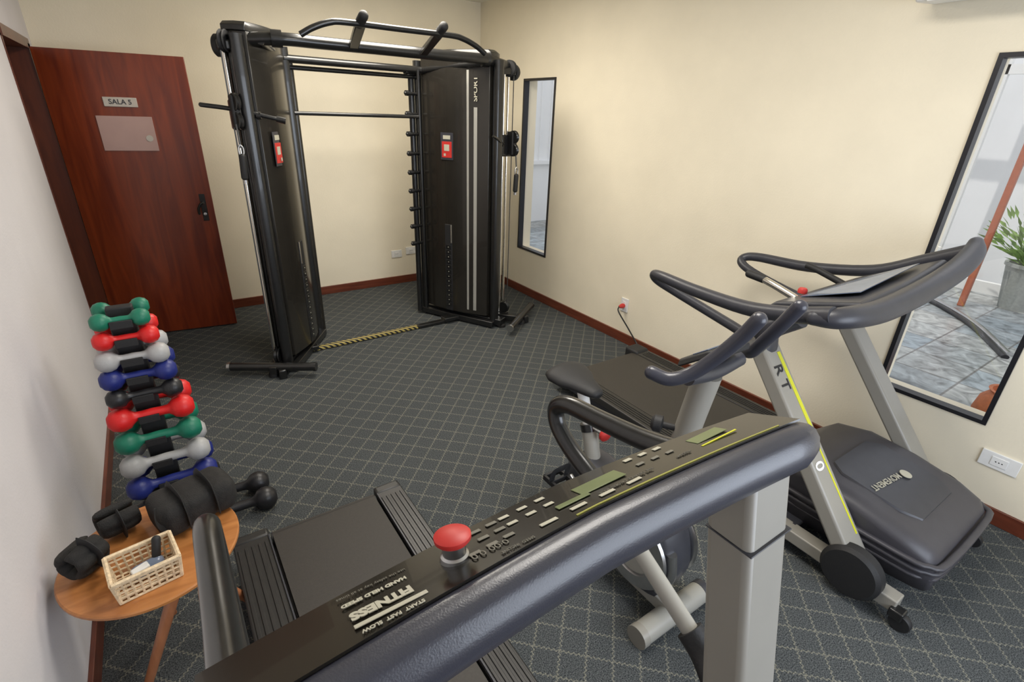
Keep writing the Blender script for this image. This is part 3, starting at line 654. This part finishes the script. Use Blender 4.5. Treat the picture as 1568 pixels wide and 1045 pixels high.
tube("pulse_grip_end",[(2.286,1.22,1.132),(2.29,1.30,1.138)],.019,"matte",g,n=1,rounded=True)
tube("pulse_grip_b",[(2.72,1.05,1.09),(2.72,1.18,1.125),(2.73,1.25,1.135)],.016,"matte",g)
for x,s in ((2.12,1),(2.88,-1)):
    tube("neck",[(x,1.05,.88),(x,1.05,.97),(x+.02*s,.95,1.06)],.065,"dgrey",g,ry=.045,seg=18,up=(0,1,0))

# ---------------------------------------------------------------- exercise bike
g=group("exercise_bike",(1.335,1.1,0));BX=1.335
for y,w in ((.755,.165),(1.50,.20)):
    tube("stabiliser",[(BX-w,y,.045),(BX+w,y,.045)],.043,"lgrey",g,n=1,seg=24)
    for s in (-1,1): tube("stabiliser_cap",[(BX+s*w,y,.045),(BX+s*(w+.03),y,.045)],.045,"lgrey2" if s<0 else "dgrey",g,n=1,seg=24)
rtube("spine",(BX,.75,.07),(BX,1.50,.07),.07,.06,"lgrey",g,side=(1,0,0))
def bodysec(x,k):
    pr=[(.80,.12),(.76,.24),(.775,.36),(.83,.47),(.90,.52),(.98,.47),(1.10,.44),(1.24,.47),(1.33,.45),(1.36,.34),(1.31,.20),(1.15,.12),(.95,.09)]
    c=(1.05,.30)
    P=catmull([(0,c[0]+(a-c[0])*k,c[1]+(b-c[1])*k) for a,b in pr+[pr[0]]],3)[:-1]
    return [(x,p.y,p.z) for p in P]
loft("body_shroud",[bodysec(BX+x,k) for x,k in ((-.085,.80),(-.08,.92),(-.06,.99),(0,1),(.06,.99),(.08,.92),(.085,.80))],"dgrey",g,autos=False)
for s in (-1,1):
    bm=bmesh.new();lathebm(bm,[(.10,0),(.155,0),(.165,.008),(.16,.018),(.11,.020),(.10,.012)],(BX+s*.08,.92,.29),(s,0,0),40);add("flywheel_ring",bm,"steel",g)
    lathe("flywheel_disc",[(0,0),(.11,0),(.10,.012),(0,.016)],(BX+s*.082,.92,.29),"lgrey",g,(s,0,0))
tube("front_bumper",[(BX-.07,.79,.18),(BX-.05,.762,.26),(BX-.05,.775,.36)],.02,"steel",g)
lathe("crank_hub",[(0,-.11),(.045,-.11),(.05,-.10),(.05,.10),(.045,.11),(0,.11)],(BX,1.13,.32),"matte",g,(1,0,0))
for s,py,pz in ((-1,1.27,.41),(1,.99,.23)):
    rtube("crank_arm",(BX+s*.12,1.13,.32),(BX+s*.12,py,pz),.02,.03,"steel",g,side=(1,0,0))
    boxes("pedal",[((BX+s*.18,py,pz),(.09,.014,.025)),((BX+s*.18,py-.045,pz),(.09,.012,.025)),((BX+s*.18,py+.045,pz),(.09,.012,.025)),((BX+s*.14,py,pz),(.012,.10,.025)),((BX+s*.22,py,pz),(.012,.10,.025))],"matte",g,bevel=.003)
    tube("pedal_strap",[(BX+s*.22,py,pz+.012),(BX+s*.215,py-.01,pz+.06),(BX+s*.18,py-.02,pz+.075),(BX+s*.145,py-.01,pz+.06),(BX+s*.14,py,pz+.012)],.015,"matte",g,ry=.002,up=(0,1,0))
tube("seat_sleeve",[(BX,1.25,.42),(BX,1.31,.60)],.033,"lgrey",g,n=1)
tube("seat_post",[(BX,1.30,.57),(BX,1.375,.75)],.024,"white",g,n=1)
tube("seat_collar",[(BX,1.302,.575),(BX,1.315,.605)],.036,"black",g,n=1)
tube("adjust_knob_stem",[(BX,1.28,.60),(BX+.01,1.22,.595)],.01,"steel",g,n=1)
lathe("adjust_knob",[(0,0),(.02,0),(.028,.008),(.028,.02),(.02,.028),(0,.03)],(BX+.01,1.235,.595),"redp",g,(0,-1,-.05))
secs=[]
for y,w,h,z in ((1.27,.02,.012,.762),(1.285,.035,.02,.763),(1.32,.048,.026,.765),(1.37,.065,.030,.767),(1.42,.095,.034,.770),(1.475,.108,.036,.775),(1.51,.095,.032,.777),(1.53,.06,.018,.775)):
    secs.append([(BX+w*math.cos(q),y,z+h*math.sin(q)) for q in [2*math.pi*j/24 for j in range(24)]])
loft("saddle",secs,"matte",g,autos=False)
rtube("stem_lower",(BX,.85,.42),(BX,.872,.70),.10,.09,"dgrey",g,side=(1,0,0),bevel=.02)
tube("stem",[(BX,.872,.62),(BX,.845,.86),(BX,.815,1.07)],.043,"lgrey2",g,n=4,seg=24)
tube("stem_collar",[(BX,.868,.66),(BX,.862,.73)],.052,"matte",g,n=1,seg=24)
lathe("stem_knob",[(0,0),(.012,0),(.012,.05),(.03,.055),(.03,.08),(.02,.09),(0,.09)],(BX-.02,.87,.84),"matte",g,(-.6,1,0))
tube("bar_cross",[(BX-.13,.80,1.10),(BX,.80,1.085),(BX+.13,.80,1.10)],.026,"dgrey",g)
for s in (-1,1):
    tube("handle",[(BX+s*.225,.86,1.115),(BX+s*.195,.815,1.105),(BX+s*.155,.775,1.13),(BX+s*.125,.73,1.19),(BX+s*.105,.68,1.27),(BX+s*.10,.645,1.335)],.021,"rim",g,seg=18,rounded=True)
loft("bike_console",[[(BX-w,y,z),(BX-w*.9,y,z+.025),(BX+w*.9,y,z+.025),(BX+w,y,z)] for y,z,w in ((.885,1.085,.07),(.86,1.10,.095),(.78,1.16,.10),(.74,1.17,.07))],"matte",g,bevel=.006)
box("bike_display",(BX,.82,1.158),(.12,.06,.004),"screen",g,Rax((1,0,0),z=(0,.6,.8)),.001)

# ---------------------------------------------------------------- lights & world
def area(name,loc,size,power,color,rot=(0,0,0)):
    l=bpy.data.lights.new(name,"AREA");l.shape='RECTANGLE';l.size=size[0];l.size_y=size[1];l.energy=power;l.color=color
    o=bpy.data.objects.new(name,l);o.location=loc;o.rotation_euler=rot;COL.objects.link(o);return o
area("ceiling_lamp",(1.5,3.6,2.80),(.9,.9),54,(1,.93,.82))
area("ceiling_lamp.001",(1.3,1.2,2.80),(.9,.9),40,(1,.95,.88))
area("added_window_fill",(1.65,-1.16,1.4),(1.9,1.5),46,(.80,.88,1),(math.radians(90),0,0))  # added bluish fill lamp, stands in for daylight at the unseen window
s=bpy.data.lights.new("sun","SUN");s.energy=2.0;s.angle=.02;s.color=(1,.96,.9);o=bpy.data.objects.new("sun",s);o.rotation_euler=V((.45,-.25,-1)).to_track_quat('-Z','Y').to_euler();COL.objects.link(o)
w=bpy.data.worlds.new("World");sc.world=w;w.use_nodes=True;nt=w.node_tree;bg=nt.nodes["Background"]
sk=nt.nodes.new("ShaderNodeTexSky");sk.sky_type='HOSEK_WILKIE';sk.turbidity=6;sk.sun_direction=(-.4,.3,.86)
mx=nt.nodes.new("ShaderNodeMixRGB");mx.inputs[0].default_value=.7;nt.links.new(sk.outputs[0],mx.inputs[1]);mx.inputs[2].default_value=(.93,.95,1,1)
nt.links.new(mx.outputs[0],bg.inputs[0]);bg.inputs[1].default_value=1.4

# ---------------------------------------------------------------- camera
yaw,pitch,roll=[math.radians(a) for a in (35.016,24.097,2.130)]
fw=V((math.sin(yaw)*math.cos(pitch),math.cos(yaw)*math.cos(pitch),-math.sin(pitch)))
r0=V((math.cos(yaw),-math.sin(yaw),0));u0=r0.cross(fw)
r=math.cos(roll)*r0+math.sin(roll)*u0;u=-math.sin(roll)*r0+math.cos(roll)*u0
cam=bpy.data.cameras.new("camera");cam.sensor_width=36;cam.lens=36*776.3/1568;cam.clip_start=.02
co=bpy.data.objects.new("camera",cam);co.matrix_world=Matrix.Translation((0,0,1.8))@Matrix((r,u,-fw)).transposed().to_4x4()
COL.objects.link(co);sc.camera=co
